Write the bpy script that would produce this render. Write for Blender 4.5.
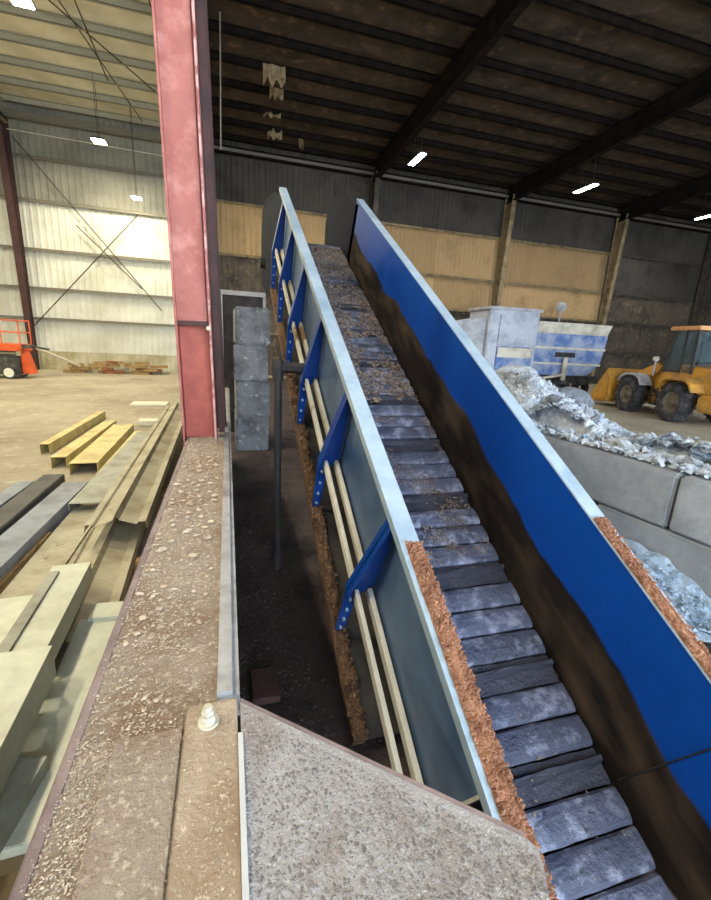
import bpy, bmesh, math, random
from mathutils import Vector, Matrix, noise
random.seed(7)
for o in list(bpy.data.objects): bpy.data.objects.remove(o)
S = bpy.context.scene
COL = S.collection
R = math.radians

# ------------------------------------------------------------------ camera
CAMZ = 2.4
F_PX = 429.03
YAW, PITCH, ROLL = R(16.842), R(14.288), R(-2.985)
_f = Vector((math.sin(YAW)*math.cos(PITCH), math.cos(YAW)*math.cos(PITCH), -math.sin(PITCH)))
_r = Vector((math.cos(YAW), -math.sin(YAW), 0)); _d = _f.cross(_r)
C_R = math.cos(ROLL)*_r + math.sin(ROLL)*_d
C_D = -math.sin(ROLL)*_r + math.cos(ROLL)*_d
cam = bpy.data.cameras.new('camera'); camo = bpy.data.objects.new('camera', cam); COL.objects.link(camo)
cam.sensor_fit = 'HORIZONTAL'; cam.sensor_width = 36; cam.lens = 36*F_PX/711; cam.clip_start = .05; cam.clip_end = 300
camo.matrix_world = Matrix(((C_R.x, -C_D.x, -_f.x, 0), (C_R.y, -C_D.y, -_f.y, 0), (C_R.z, -C_D.z, -_f.z, CAMZ), (0, 0, 0, 1)))
S.camera = camo
def PW(px, py, y):
    """pixel -> the point on the vertical plane at distance y (the back wall)"""
    r = C_R*((px-355.5)/F_PX) + C_D*((py-450)/F_PX) + _f
    return Vector((r.x*y/r.y, y, CAMZ+r.z*y/r.y))
def P(px, py, z):
    """pixel of the photograph -> the point at height z above the floor"""
    r = C_R*((px-355.5)/F_PX) + C_D*((py-450)/F_PX) + _f
    t = (z-CAMZ)/r.z
    return Vector((r.x*t, r.y*t, z))

# ------------------------------------------------------------------ world, exposure
W = bpy.data.worlds.new('World'); S.world = W; W.use_nodes = True
bg = W.node_tree.nodes['Background']; bg.inputs[0].default_value = (.78, .89, 1, 1); bg.inputs[1].default_value = 9.2
S.view_settings.view_transform = 'Standard'; S.view_settings.look = 'None'
S.view_settings.exposure = 0.35; S.view_settings.gamma = 1; S.view_settings.use_curve_mapping = False
LAMP_WARM, LAMP_COOL = 500, 240

# ------------------------------------------------------------------ helpers
def lin(r, g, b):
    f = lambda c: c/12.92 if c <= .04045 else ((c+.055)/1.055)**2.4
    return (f(r/255), f(g/255), f(b/255), 1)
MATS = {}
def mat(name, base, rough=.7, metal=0., dirt=None, dscale=2., thr=(.45, .65), var=.12, vscale=9., bump=0., bscale=60., dirt2=None, d2scale=20., thr2=(.55, .65), emit=0., stretch=None, alpha=1., rand=False, spec=.5):
    m = bpy.data.materials.new(name); m.use_nodes = True; MATS[name] = m
    nt = m.node_tree; N = nt.nodes; L = nt.links; b = N['Principled BSDF']
    tc = N.new('ShaderNodeTexCoord'); mp = N.new('ShaderNodeMapping'); L.new(tc.outputs['Object'], mp.inputs[0])
    if stretch: mp.inputs['Scale'].default_value = stretch
    if rand:
        oi = N.new('ShaderNodeObjectInfo'); ml = N.new('ShaderNodeMath'); ml.operation = 'MULTIPLY'; ml.inputs[1].default_value = 50
        L.new(oi.outputs['Random'], ml.inputs[0]); L.new(ml.outputs[0], mp.inputs['Location'])
    def nz(scale, det=5):
        n = N.new('ShaderNodeTexNoise'); n.inputs['Scale'].default_value = scale; n.inputs['Detail'].default_value = det; n.inputs['Roughness'].default_value = .62
        L.new(mp.outputs[0], n.inputs['Vector']); return n.outputs['Fac']
    def mr(src, a, c, lo=0, hi=1):
        k = N.new('ShaderNodeMapRange'); k.inputs['From Min'].default_value = a; k.inputs['From Max'].default_value = c
        k.inputs['To Min'].default_value = lo; k.inputs['To Max'].default_value = hi; L.new(src, k.inputs['Value']); return k.outputs[0]
    def mix(fac, a, c, mode='MIX'):
        k = N.new('ShaderNodeMix'); k.data_type = 'RGBA'; k.blend_type = mode
        if isinstance(fac, float): k.inputs[0].default_value = fac
        else: L.new(fac, k.inputs[0])
        for i, v in ((6, a), (7, c)):
            if isinstance(v, tuple): k.inputs[i].default_value = v
            else: L.new(v, k.inputs[i])
        return k.outputs[2]
    v = mr(nz(vscale), .3, .7, 1-var, 1+var)
    cmb = N.new('ShaderNodeCombineColor')
    for i in range(3): L.new(v, cmb.inputs[i])
    col = mix(1., base, cmb.outputs[0], 'MULTIPLY')
    if rand:
        oi2 = N.new('ShaderNodeObjectInfo'); v2 = mr(oi2.outputs['Random'], 0, 1, .78, 1.18)
        c2 = N.new('ShaderNodeCombineColor')
        for i in range(3): L.new(v2, c2.inputs[i])
        col = mix(1., col, c2.outputs[0], 'MULTIPLY')
    if dirt: col = mix(mr(nz(dscale, 8), *thr), col, dirt)
    if dirt2: col = mix(mr(nz(d2scale, 6), *thr2), col, dirt2)
    L.new(col, b.inputs['Base Color'])
    b.inputs['Roughness'].default_value = rough; b.inputs['Metallic'].default_value = metal
    b.inputs['Specular IOR Level'].default_value = spec
    if bump:
        bp = N.new('ShaderNodeBump'); bp.inputs['Strength'].default_value = bump; bp.inputs['Distance'].default_value = .02
        L.new(nz(bscale, 6), bp.inputs['Height']); L.new(bp.outputs[0], b.inputs['Normal'])
    if emit:
        b.inputs['Emission Color'].default_value = base; b.inputs['Emission Strength'].default_value = emit
    if alpha < 1: b.inputs['Alpha'].default_value = alpha
    return m

class MB:
    def __init__(s): s.v = []; s.f = []
    def add(s, v, f):
        k = len(s.v); s.v += [tuple(p) for p in v]; s.f += [tuple(i+k for i in q) for q in f]; return s
    def hexa(s, p): return s.add(p, [(0, 3, 2, 1), (4, 5, 6, 7), (0, 1, 5, 4), (1, 2, 6, 5), (2, 3, 7, 6), (3, 0, 4, 7)])
    def box(s, x0, x1, y0, y1, z0, z1):
        return s.hexa([(x0, y0, z0), (x1, y0, z0), (x1, y1, z0), (x0, y1, z0), (x0, y0, z1), (x1, y0, z1), (x1, y1, z1), (x0, y1, z1)])
    def bar(s, a, b, w, h, up=(0, 0, 1)):
        a = Vector(a); b = Vector(b); d = (b-a).normalized(); u = Vector(up); x = d.cross(u).normalized(); u = x.cross(d)
        q = [(-w/2, -h/2), (w/2, -h/2), (w/2, h/2), (-w/2, h/2)]
        return s.hexa([a+x*i+u*j for i, j in q]+[b+x*i+u*j for i, j in q])
    def tube(s, a, b, r, n=10, r2=None):
        a = Vector(a); b = Vector(b); d = (b-a).normalized(); t = Vector((0, 0, 1)) if abs(d.z) < .9 else Vector((1, 0, 0))
        x = d.cross(t).normalized(); y = d.cross(x); r2 = r if r2 is None else r2
        v = [p+(x*math.cos(i*2*math.pi/n)+y*math.sin(i*2*math.pi/n))*rr for p, rr in ((a, r), (b, r2)) for i in range(n)]
        f = [(i, (i+1) % n, n+(i+1) % n, n+i) for i in range(n)]+[tuple(range(n-1, -1, -1)), tuple(range(n, 2*n))]
        return s.add(v, f)
    def lathe(s, prof, c, axis='x', n=28):
        v = []; m = len(prof)
        for i in range(n):
            a = 2*math.pi*i/n
            for (h, r) in prof:
                q = (h, r*math.cos(a), r*math.sin(a)) if axis == 'x' else (r*math.cos(a), r*math.sin(a), h)
                v.append((c[0]+q[0], c[1]+q[1], c[2]+q[2]))
        f = [(i*m+j, ((i+1) % n)*m+j, ((i+1) % n)*m+j+1, i*m+j+1) for i in range(n) for j in range(m-1)]
        return s.add(v, f)
    def prism(s, poly, fa, fb):
        """poly 2-D points; fa(u,v), fb(u,v) -> 3-D for the two caps"""
        n = len(poly); v = [fa(*p) for p in poly]+[fb(*p) for p in poly]
        return s.add(v, [tuple(range(n-1, -1, -1)), tuple(range(n, 2*n))]+[(i, (i+1) % n, n+(i+1) % n, n+i) for i in range(n)])
    def mesh(s, name, bevel=0., smooth=False):
        me = bpy.data.meshes.new(name); me.from_pydata(s.v, [], s.f)
        bm = bmesh.new(); bm.from_mesh(me)
        bmesh.ops.recalc_face_normals(bm, faces=bm.faces)
        if bevel: bmesh.ops.bevel(bm, geom=[e for e in bm.edges if e.is_manifold and e.calc_face_angle(0) > .5], offset=bevel, segments=2, affect='EDGES', clamp_overlap=True)
        bm.to_mesh(me); bm.free()
        if smooth:
            for p in me.polygons: p.use_smooth = True
        return me
def link(name, me, m, parent=None, loc=(0, 0, 0)):
    o = bpy.data.objects.new(name, me); COL.objects.link(o); o.location = loc
    if me is not None and m is not None and not me.materials: me.materials.append(MATS[m])
    if parent is not None: o.parent = parent
    return o
def build(name, mb, m, parent=None, bevel=0., smooth=False, loc=(0, 0, 0)):
    return link(name, mb.mesh(name, bevel, smooth), m, parent, loc)
def tag(o, label=None, cat=None, group=None, kind=None):
    if label: o['label'] = label
    if cat: o['category'] = cat
    if group: o['group'] = group
    if kind: o['kind'] = kind
    return o
def thing(name, label, cat, loc=(0, 0, 0), rot=(0, 0, 0), group=None):
    o = bpy.data.objects.new(name, None); COL.objects.link(o); o.location = loc; o.rotation_euler = rot; o.empty_display_size = .2
    return tag(o, label, cat, group)
def chip(mb, p, r, flat=.5, rot=None):
    """one irregular little stone: a squashed skewed octahedron"""
    a = random.uniform(0, 6.28); ca, sa = math.cos(a), math.sin(a)
    sx, sy, sz = r*random.uniform(.7, 1.4), r*random.uniform(.5, 1), r*flat*random.uniform(.5, 1.2)
    q = [(sx, 0, 0), (.2*sx, sy, 0), (-sx, .2*sy, 0), (-.2*sx, -sy, 0), (.1*sx, .1*sy, sz), (0, 0, -sz*.6)]
    v = []
    for x, y, z in q:
        w = Vector((x*ca-y*sa, x*sa+y*ca, z))
        if rot: w = rot @ w
        v.append(Vector(p)+w)
    mb.add(v, [(0, 1, 4), (1, 2, 4), (2, 3, 4), (3, 0, 4), (1, 0, 5), (2, 1, 5), (3, 2, 5), (0, 3, 5)])

# ------------------------------------------------------------------ materials
mat('floor', lin(168, 160, 140), .85, dirt=lin(128, 120, 104), dscale=.35, thr=(.4, .7), dirt2=lin(190, 182, 160), d2scale=3, thr2=(.55, .75), bump=.15, bscale=30)
mat('dirt_shade_dark', lin(72, 60, 60), .95, dirt=lin(36, 31, 30), dscale=1.2, dirt2=lin(96, 84, 78), d2scale=26, thr2=(.62, .72), bump=.8, bscale=45)  # dirt with the shade of the bay mixed into its dark colours
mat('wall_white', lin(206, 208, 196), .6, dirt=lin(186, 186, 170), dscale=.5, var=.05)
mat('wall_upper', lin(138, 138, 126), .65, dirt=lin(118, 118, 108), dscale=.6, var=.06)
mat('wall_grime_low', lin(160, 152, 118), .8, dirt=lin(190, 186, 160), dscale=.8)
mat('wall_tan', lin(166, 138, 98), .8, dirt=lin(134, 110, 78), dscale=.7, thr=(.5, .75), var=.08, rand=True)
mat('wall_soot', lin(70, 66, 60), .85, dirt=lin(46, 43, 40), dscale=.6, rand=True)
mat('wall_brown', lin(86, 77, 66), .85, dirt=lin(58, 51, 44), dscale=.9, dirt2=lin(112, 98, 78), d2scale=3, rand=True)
mat('girt_tan', lin(138, 122, 92), .8, dirt=lin(98, 84, 64), dscale=2)
mat('girt_dark', lin(58, 54, 50), .8, dirt=lin(86, 76, 66), dscale=2)
mat('eave_grey', lin(112, 106, 100), .7)
mat('girt_light', lin(112, 108, 94), .6)
mat('roof_white', lin(228, 222, 200), .7, dirt=lin(208, 202, 178), dscale=.6, var=.06)
mat('purlin_light', lin(156, 154, 136), .6, var=.08)
mat('roof_soot', lin(66, 54, 44), .95, dirt=lin(36, 30, 26), dscale=.9, dirt2=lin(104, 84, 64), d2scale=2.3, thr2=(.55, .7), rand=True, bump=.5, bscale=8)
mat('purlin_soot', lin(24, 21, 19), .9, spec=.08, dirt=lin(38, 31, 27), dscale=2)
mat('insulation_tan', lin(150, 130, 100), .95, dirt=lin(96, 80, 62), dscale=4)
mat('red_low', lin(164, 82, 68), .6, dirt=lin(140, 60, 50), dscale=3)
mat('red_paint', lin(164, 98, 90), .6, dirt=lin(146, 74, 60), dscale=1.5, thr=(.45, .7), dirt2=lin(186, 126, 118), d2scale=5, thr2=(.5, .7), bump=.1)
mat('red_chipped', lin(200, 150, 145), .5, dirt=lin(150, 84, 78), dscale=6, thr=(.45, .55))
mat('rust_dark', lin(70, 44, 42), .8, dirt=lin(44, 34, 34), dscale=4)
mat('blue_paint', lin(12, 66, 150), .38, dirt=lin(10, 44, 104), dscale=1.2, thr=(.5, .8), dirt2=lin(40, 62, 92), d2scale=9, thr2=(.66, .8), bump=.04, bscale=20)
mat('blue_side', lin(82, 106, 136), .4, dirt=lin(40, 70, 110), dscale=1.2, dirt2=lin(96, 112, 128), d2scale=14, thr2=(.62, .8))
mat('head_dark', lin(30, 36, 50), .8, spec=.1, dirt=lin(22, 26, 36), dscale=3)
mat('rail_pale', lin(162, 180, 196), .5, .1, dirt=lin(136, 158, 178), dscale=3, dirt2=lin(96, 84, 70), d2scale=26, thr2=(.7, .76))
mat('cream_steel', lin(204, 202, 190), .55, dirt=lin(122, 96, 62), dscale=2.2, thr=(.56, .66))
mat('slat_steel', lin(78, 84, 106), .5, .1, dirt=lin(150, 156, 178), dscale=9, thr=(.5, .7), dirt2=lin(28, 28, 34), d2scale=22, thr2=(.6, .72), bump=.7, bscale=34, rand=True)
mat('cleat_steel', lin(58, 60, 74), .55, .3, dirt=lin(84, 84, 92), dscale=12, thr=(.6, .7), bump=.7, bscale=40, rand=True)
mat('belt_dark', lin(16, 16, 18), .8)
mat('crust', lin(176, 126, 98), 1, dirt=lin(134, 88, 66), dscale=14, dirt2=lin(186, 146, 116), d2scale=60, thr2=(.55, .65), bump=1, bscale=90)
mat('crust_dark', lin(112, 84, 60), 1, dirt=lin(62, 44, 34), dscale=9, dirt2=lin(168, 140, 106), d2scale=30, thr2=(.58, .68), bump=1, bscale=60)
mat('debris_tan', lin(142, 122, 104), 1, var=.4, vscale=30)
mat('debris_brown', lin(98, 82, 72), 1, var=.4, vscale=30)
mat('debris_grey', lin(120, 116, 116), 1, var=.4, vscale=40)
mat('beam_dirt', lin(164, 150, 136), .95, dirt=lin(140, 118, 98), dscale=3, dirt2=lin(204, 192, 174), d2scale=55, thr2=(.54, .66), bump=1, bscale=70)
mat('beam_cover', lin(172, 156, 138), .9, dirt=lin(150, 128, 106), dscale=4, dirt2=lin(204, 192, 172), d2scale=60, thr2=(.6, .7), bump=.6, bscale=80)
mat('beam_lip', lin(138, 122, 122), .8, dirt=lin(106, 92, 94), dscale=5, bump=.3)
mat('beam_edge', lin(166, 168, 172), .5, .2, dirt=lin(128, 126, 128), dscale=5, bump=.15)
mat('stone', lin(182, 164, 144), .95, var=.25, vscale=12, rand=True)
mat('stone_fine', lin(178, 164, 146), 1, var=.5, vscale=60)
mat('plate_grit', lin(176, 174, 176), .75, dirt=lin(140, 120, 110), dscale=4, thr=(.5, .72), dirt2=lin(214, 212, 208), d2scale=120, thr2=(.56, .68), bump=1, bscale=80)
mat('white_edge', lin(190, 194, 198), .45)
mat('bolt_white', lin(192, 188, 170), .5)
mat('concrete', lin(166, 172, 178), .9, dirt=lin(138, 142, 148), dscale=1.6, dirt2=lin(166, 170, 176), d2scale=12, thr2=(.6, .75), bump=.5, bscale=28, rand=True)
mat('concrete_dusty', lin(122, 126, 134), .9, dirt=lin(80, 83, 90), dscale=3, dirt2=lin(190, 192, 196), d2scale=9, thr2=(.6, .72), bump=.6, bscale=30, rand=True)
mat('concrete_dark', lin(54, 50, 50), .9, dirt=lin(36, 34, 34), dscale=2)
mat('post_dark', lin(48, 47, 52), .7, .3, dirt=lin(74, 68, 64), dscale=5)
mat('rubble_white', lin(200, 206, 214), .95, dirt=lin(164, 172, 182), dscale=4, var=.1, bump=.8, bscale=18, rand=True)
mat('rubble_blue', lin(160, 180, 200), .95, dirt=lin(118, 136, 156), dscale=4, bump=.8, bscale=18, rand=True)
mat('rubble_grey', lin(128, 134, 142), .95, dirt=lin(88, 92, 100), dscale=4, bump=.8, bscale=18, rand=True)
mat('rubble_base', lin(198, 206, 216), 1, dirt=lin(156, 166, 180), dscale=2.5, dirt2=lin(216, 220, 224), d2scale=9, bump=1, bscale=14)
mat('loader_yellow', lin(204, 150, 56), .5, dirt=lin(158, 124, 74), dscale=2, var=.08)
mat('tyre', lin(44, 45, 50), .9, dirt=lin(86, 86, 90), dscale=3)
mat('rim', lin(110, 104, 92), .6, dirt=lin(70, 66, 60), dscale=5)
mat('black_steel', lin(30, 30, 32), .6, dirt=lin(60, 56, 52), dscale=3)
mat('glass_cab', lin(84, 104, 110), .08, alpha=.3)
mat('roof_orange', lin(214, 160, 110), .6)
mat('dusty_grey', lin(176, 178, 184), .8, dirt=lin(140, 140, 146), dscale=2)
mat('machine_white', lin(186, 192, 204), .6, dirt=lin(150, 158, 174), dscale=1.4)
mat('machine_blue', lin(84, 116, 176), .6, dirt=lin(160, 172, 196), dscale=1.3, thr=(.4, .6))
mat('machine_pale', lin(214, 208, 192), .7, dirt=lin(176, 168, 150), dscale=2)
mat('lift_orange', lin(226, 96, 44), .5, dirt=lin(190, 76, 36), dscale=3)
mat('lift_black', lin(50, 52, 50), .6, dirt=lin(92, 92, 84), dscale=5)
mat('wheel_white', lin(226, 226, 210), .6)
mat('sheet_cream', lin(190, 194, 176), .5, dirt=lin(164, 164, 142), dscale=2.5, thr=(.5, .75), bump=.05)
mat('sheet_grey', lin(150, 152, 140), .5, dirt=lin(122, 120, 106), dscale=3)
mat('sheet_tan', lin(170, 165, 142), .6, dirt=lin(134, 124, 100), dscale=2.2, dirt2=lin(112, 96, 70), d2scale=7, thr2=(.62, .75))
mat('purlin_yellow', lin(206, 192, 132), .55, dirt=lin(176, 160, 104), dscale=3)
mat('dark_grey_steel', lin(76, 76, 74), .6, dirt=lin(54, 54, 54), dscale=3)
mat('blue_grey_steel', lin(134, 142, 152), .5, dirt=lin(108, 114, 122), dscale=3)
mat('timber', lin(166, 138, 92), .85, dirt=lin(106, 82, 54), dscale=5, stretch=(6, 1, 6))
mat('timber_red', lin(150, 96, 60), .85, dirt=lin(106, 70, 44), dscale=5)
mat('pipe_white', lin(216, 212, 190), .5)
mat('lamp_warm', (1, .9, .66, 1), emit=60)
mat('lamp_cool', (1, .97, .93, 1), emit=30)
mat('lamp_body', lin(70, 70, 70), .5)

# right side wall of the conveyor: blue paint, its lower half scoured brown-black by the load (a wear stain with a wavy edge)
def stained_wall():
    m = mat('wall_stained', lin(12, 70, 160), .5, spec=.12, var=.08, bump=.08, bscale=16)
    nt = m.node_tree; N = nt.nodes; L = nt.links; b = N['Principled BSDF']; src = b.inputs['Base Color'].links[0].from_socket
    tc = N.new('ShaderNodeTexCoord'); sp = N.new('ShaderNodeSeparateXYZ'); L.new(tc.outputs['Object'], sp.inputs[0])
    def nz(scale, det, st):
        mp = N.new('ShaderNodeMapping'); mp.inputs['Scale'].default_value = st; L.new(tc.outputs['Object'], mp.inputs[0])
        n = N.new('ShaderNodeTexNoise'); n.inputs['Scale'].default_value = scale; n.inputs['Detail'].default_value = det; L.new(mp.outputs[0], n.inputs['Vector']); return n.outputs['Fac']
    a = N.new('ShaderNodeMath'); a.operation = 'MULTIPLY_ADD'; a.inputs[1].default_value = .34; L.new(nz(1.1, 3, (0, 1, .3)), a.inputs[0]); L.new(sp.outputs['Z'], a.inputs[2])
    s2 = N.new('ShaderNodeMath'); s2.operation = 'MULTIPLY_ADD'; s2.inputs[1].default_value = .0; L.new(sp.outputs['Y'], s2.inputs[0]); L.new(a.outputs[0], s2.inputs[2])
    k = N.new('ShaderNodeMapRange'); k.inputs['From Min'].default_value = 1.06; k.inputs['From Max'].default_value = 1.085; k.inputs['To Min'].default_value = 1; k.inputs['To Max'].default_value = 0; L.new(s2.outputs[0], k.inputs['Value'])
    ramp = N.new('ShaderNodeMapRange'); ramp.inputs['From Min'].default_value = .42; ramp.inputs['From Max'].default_value = .7; L.new(nz(5, 8, (1, .35, 1)), ramp.inputs['Value'])
    mx = N.new('ShaderNodeMix'); mx.data_type = 'RGBA'; L.new(ramp.outputs[0], mx.inputs[0]); mx.inputs[6].default_value = lin(34, 29, 27); mx.inputs[7].default_value = lin(80, 67, 54)
    m2 = N.new('ShaderNodeMix'); m2.data_type = 'RGBA'; L.new(k.outputs[0], m2.inputs[0]); L.new(src, m2.inputs[6]); L.new(mx.outputs[2], m2.inputs[7]); L.new(m2.outputs[2], b.inputs['Base Color'])
    rg = N.new('ShaderNodeMapRange'); L.new(k.outputs[0], rg.inputs['Value']); rg.inputs['To Min'].default_value = .45; rg.inputs['To Max'].default_value = .8; L.new(rg.outputs[0], b.inputs['Roughness'])
stained_wall()

# ================================================================== SETTING
YW = 27.8                                    # the back wall
FR = [-19.3, -10.0, -0.7, 8.6, 17.9, 27.2, 36.5, 45.8]     # frame lines
EAVE = 12.0
Y0 = -9.0
def roof_z(y): return EAVE+.55+(YW-y)*.045
tag(build('floor', MB().box(FR[0]-.2, FR[-1]+.2, Y0-14, YW+.2, -.2, 0), 'floor'), kind='structure')

# back wall: corrugated sheets between posts and girts
wb = tag(build('wall_back', MB().box(FR[0]-.2, FR[-1]+.2, YW+.12, YW+.3, 0, EAVE+1.0), 'wall_soot'), kind='structure')
def corrugated(w, h, pitch=.31, dep=.035):
    """ribbed sheet in x-z, ribs towards -y"""
    mb = MB(); n = max(1, int(round(w/pitch))); p = w/n; prof = []
    for i in range(n):
        x = i*p; prof += [(x, 0), (x+.5*p, 0), (x+.62*p, -dep), (x+.86*p, -dep)]
    prof.append((w, 0))
    v = [(x, y, z) for z in (0, h) for x, y in prof]; k = len(prof)
    mb.add(v, [(i, i+1, k+i+1, k+i) for i in range(k-1)]); return mb
def sheet(x0, x1, z0, z1, m):
    key = (round(x1-x0, 3), round(z1-z0, 3), m)
    if key not in SH:
        SH[key] = corrugated(x1-x0, z1-z0).mesh('wall_panel'); SH[key].materials.append(MATS[m])
    link('wall_panel', SH[key], None, wb, (x0, YW+.06, z0))
SH = {}
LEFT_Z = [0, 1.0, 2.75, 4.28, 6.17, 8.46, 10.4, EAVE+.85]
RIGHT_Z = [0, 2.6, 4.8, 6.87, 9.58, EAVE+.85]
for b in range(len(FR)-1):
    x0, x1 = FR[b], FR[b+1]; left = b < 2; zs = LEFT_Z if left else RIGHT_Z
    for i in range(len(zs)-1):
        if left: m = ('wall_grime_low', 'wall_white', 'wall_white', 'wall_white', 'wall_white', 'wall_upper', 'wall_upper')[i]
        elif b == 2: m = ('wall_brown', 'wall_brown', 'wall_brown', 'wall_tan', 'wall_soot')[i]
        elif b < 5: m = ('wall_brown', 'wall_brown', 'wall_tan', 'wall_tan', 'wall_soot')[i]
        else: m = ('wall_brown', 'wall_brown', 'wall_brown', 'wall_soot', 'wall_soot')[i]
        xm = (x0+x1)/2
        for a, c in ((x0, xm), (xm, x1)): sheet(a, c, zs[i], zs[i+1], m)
    for z in zs[1:-1]:
        if left and z == 1.0: continue
        g = MB(); d = .2
        g.box(x0+.1, x1-.1, YW-d, YW, z-.01, z+.01).box(x0+.1, x1-.1, YW-d, YW-d+.015, z-.12, z+.01)
        build('girt', g, 'girt_light' if left else ('girt_tan' if b < 5 else 'girt_dark'), wb)
    build('eave_trim', MB().box(x0, x1, YW-.36, YW-.3, EAVE-.02, EAVE+.12), 'girt_light' if left else 'eave_grey', wb)
    build('eave_beam', MB().box(x0, x1, YW-.3, YW, EAVE-.1, EAVE+.25), 'girt_light' if left else 'purlin_soot', wb)
for i, x in enumerate(FR):                   # tapered frame columns
    m = ['rust_dark', 'rust_dark', 'girt_dark', 'girt_dark', 'girt_tan', 'girt_tan', 'girt_dark', 'girt_dark'][i]
    p = MB(); hw = .15
    def col(xa, xb, ya0, yb0, ya1, yb1):
        p.hexa([(xa, ya0, 0), (xb, ya0, 0), (xb, yb0, 0), (xa, yb0, 0), (xa, ya1, EAVE), (xb, ya1, EAVE), (xb, yb1, EAVE), (xa, yb1, EAVE)])
    col(x-hw, x+hw, YW-.45, YW-.43, YW-1.05, YW-1.03); col(x-.012, x+.012, YW-.44, YW-.22, YW-1.04, YW-.22); col(x-hw, x+hw, YW-.23, YW-.21, YW-.23, YW-.21)
    build('post', p, m, wb)
# bracing rods in the left bay, in the plane of the girts
def rod(name, a, b, r, m, par): return build(name, MB().tube(a, b, r, 6), m, par)
for a, b in (((12, 136), (162, 311)), ((76, 225), (142, 289)), ((138, 215), (33, 327))):
    rod('brace_rod', PW(a[0], a[1], YW-.26), PW(b[0], b[1], YW-.26), .03, 'girt_dark', wb)

# roof
ce = tag(build('ceiling', MB().hexa([(FR[0]-.2, Y0, roof_z(Y0)+.3), (FR[-1]+.2, Y0, roof_z(Y0)+.3), (FR[-1]+.2, YW+.3, roof_z(YW)+.3), (FR[0]-.2, YW+.3, roof_z(YW)+.3),
     (FR[0]-.2, Y0, roof_z(Y0)+.45), (FR[-1]+.2, Y0, roof_z(Y0)+.45), (FR[-1]+.2, YW+.3, roof_z(YW)+.45), (FR[0]-.2, YW+.3, roof_z(YW)+.45)]), 'roof_soot'), kind='structure')
PY = [YW-.3-1.62*i for i in range(23)]
PANEL = {}
for b in range(len(FR)-1):
    x0, x1 = FR[b], FR[b+1]; left = b < 2
    for i, y in enumerate(PY):
        key = ('p', left)
        if key not in PANEL:
            g = MB(); L = 9.3
            g.box(0, L, -.012, .012, -.25, 0).box(0, L, -.012, .1, -.25, -.23).box(0, L, -.1, .012, -.02, 0)
            PANEL[key] = g.mesh('purlin'); PANEL[key].materials.append(MATS['purlin_light' if left else 'purlin_soot'])
        link('purlin', PANEL[key], None, ce, (x0, y, roof_z(y)+.22))
        if i == len(PY)-1: continue
        key = ('i', left, random.randrange(1 if left else 4))
        if key not in PANEL:
            g = MB(); nx, ny = (1, 1) if left else (14, 4); w = 1.62; v = []
            for a in range(nx+1):
                for c in range(ny+1):
                    sag = 0 if left else -.12*math.sin(math.pi*c/ny)*(.5+.9*noise.noise(Vector((a*.7, c*.4, key[2]*9))))
                    v.append((9.3*a/nx, -w*c/ny, .045*w*c/ny+sag))
            g.add(v, [(a*(ny+1)+c, (a+1)*(ny+1)+c, (a+1)*(ny+1)+c+1, a*(ny+1)+c+1) for a in range(nx) for c in range(ny)])
            PANEL[key] = g.mesh('roof_panel'); PANEL[key].materials.append(MATS['roof_white' if left else 'roof_soot'])
        link('roof_panel', PANEL[key], None, ce, (x0, y, roof_z(y)+.24))
for i, x in enumerate(FR):                   # rafters
    g = MB(); m = 'purlin_light' if i < 2 else 'purlin_soot'; dp = .95; hw = .16
    def seg(xa, xb, t0, t1):
        g.hexa([(xa, Y0, roof_z(Y0)+t0), (xb, Y0, roof_z(Y0)+t0), (xb, YW-.3, roof_z(YW)+t0), (xa, YW-.3, roof_z(YW)+t0), (xa, Y0, roof_z(Y0)+t1), (xb, Y0, roof_z(Y0)+t1), (xb, YW-.3, roof_z(YW)+t1), (xa, YW-.3, roof_z(YW)+t1)])
    seg(x-hw, x+hw, -dp, -dp+.03); seg(x-.012, x+.012, -dp, -.03); seg(x-hw, x+hw, -.06, -.03)
    build('rafter', g, m, ce)
for (x, y, w, h) in ((2.2, 25.9, .75, .5), (3.9, 26.4, .25, .5), (2.0, 22.4, .6, .45), (1.6, 20.9, .9, .7), (1.9, 24.3, .8, .3)):    # torn flaps of insulation
    g = MB(); v = []
    for a in range(6):
        for c in range(4): v.append((x+w*a/5, y-.12*c/3+.05*math.sin(a*2.1+c), roof_z(y)+.16-h*c/3*(1+.25*math.sin(a*3.3+x))))
    g.add(v, [(a*4+c, (a+1)*4+c, (a+1)*4+c+1, a*4+c+1) for a in range(5) for c in range(3)])
    build('insulation_flap', g, 'insulation_tan', ce)
for a, b, y, r in (((220, 12), (221, 150), 16, .025), ((551, 40), (545, 90), 19, .025)):
    rod('conduit', PW(*a, y), PW(*b, y), r, 'eave_grey', ce)
for a, b, m in (((-9.7, 13, roof_z(13)), (-1.2, 27, roof_z(27)), 'girt_dark'), ((-6.2, 13.8, roof_z(14)), (-3.9, 27.3, roof_z(27)), 'girt_dark'), ((-3.0, 14, roof_z(14)), (-.95, 25.5, roof_z(26)-.6), 'girt_dark'), ((-4.6, 16, roof_z(16)), (-4.3, 22, roof_z(22)-1.0), 'girt_dark')):
    rod('brace_rod', a, b, .025, m, ce)
rod('wall_conduit', (-9.9, YW-.35, 11.35), (-.8, YW-.35, 11.2), .02, 'pipe_white', wb)

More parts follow.
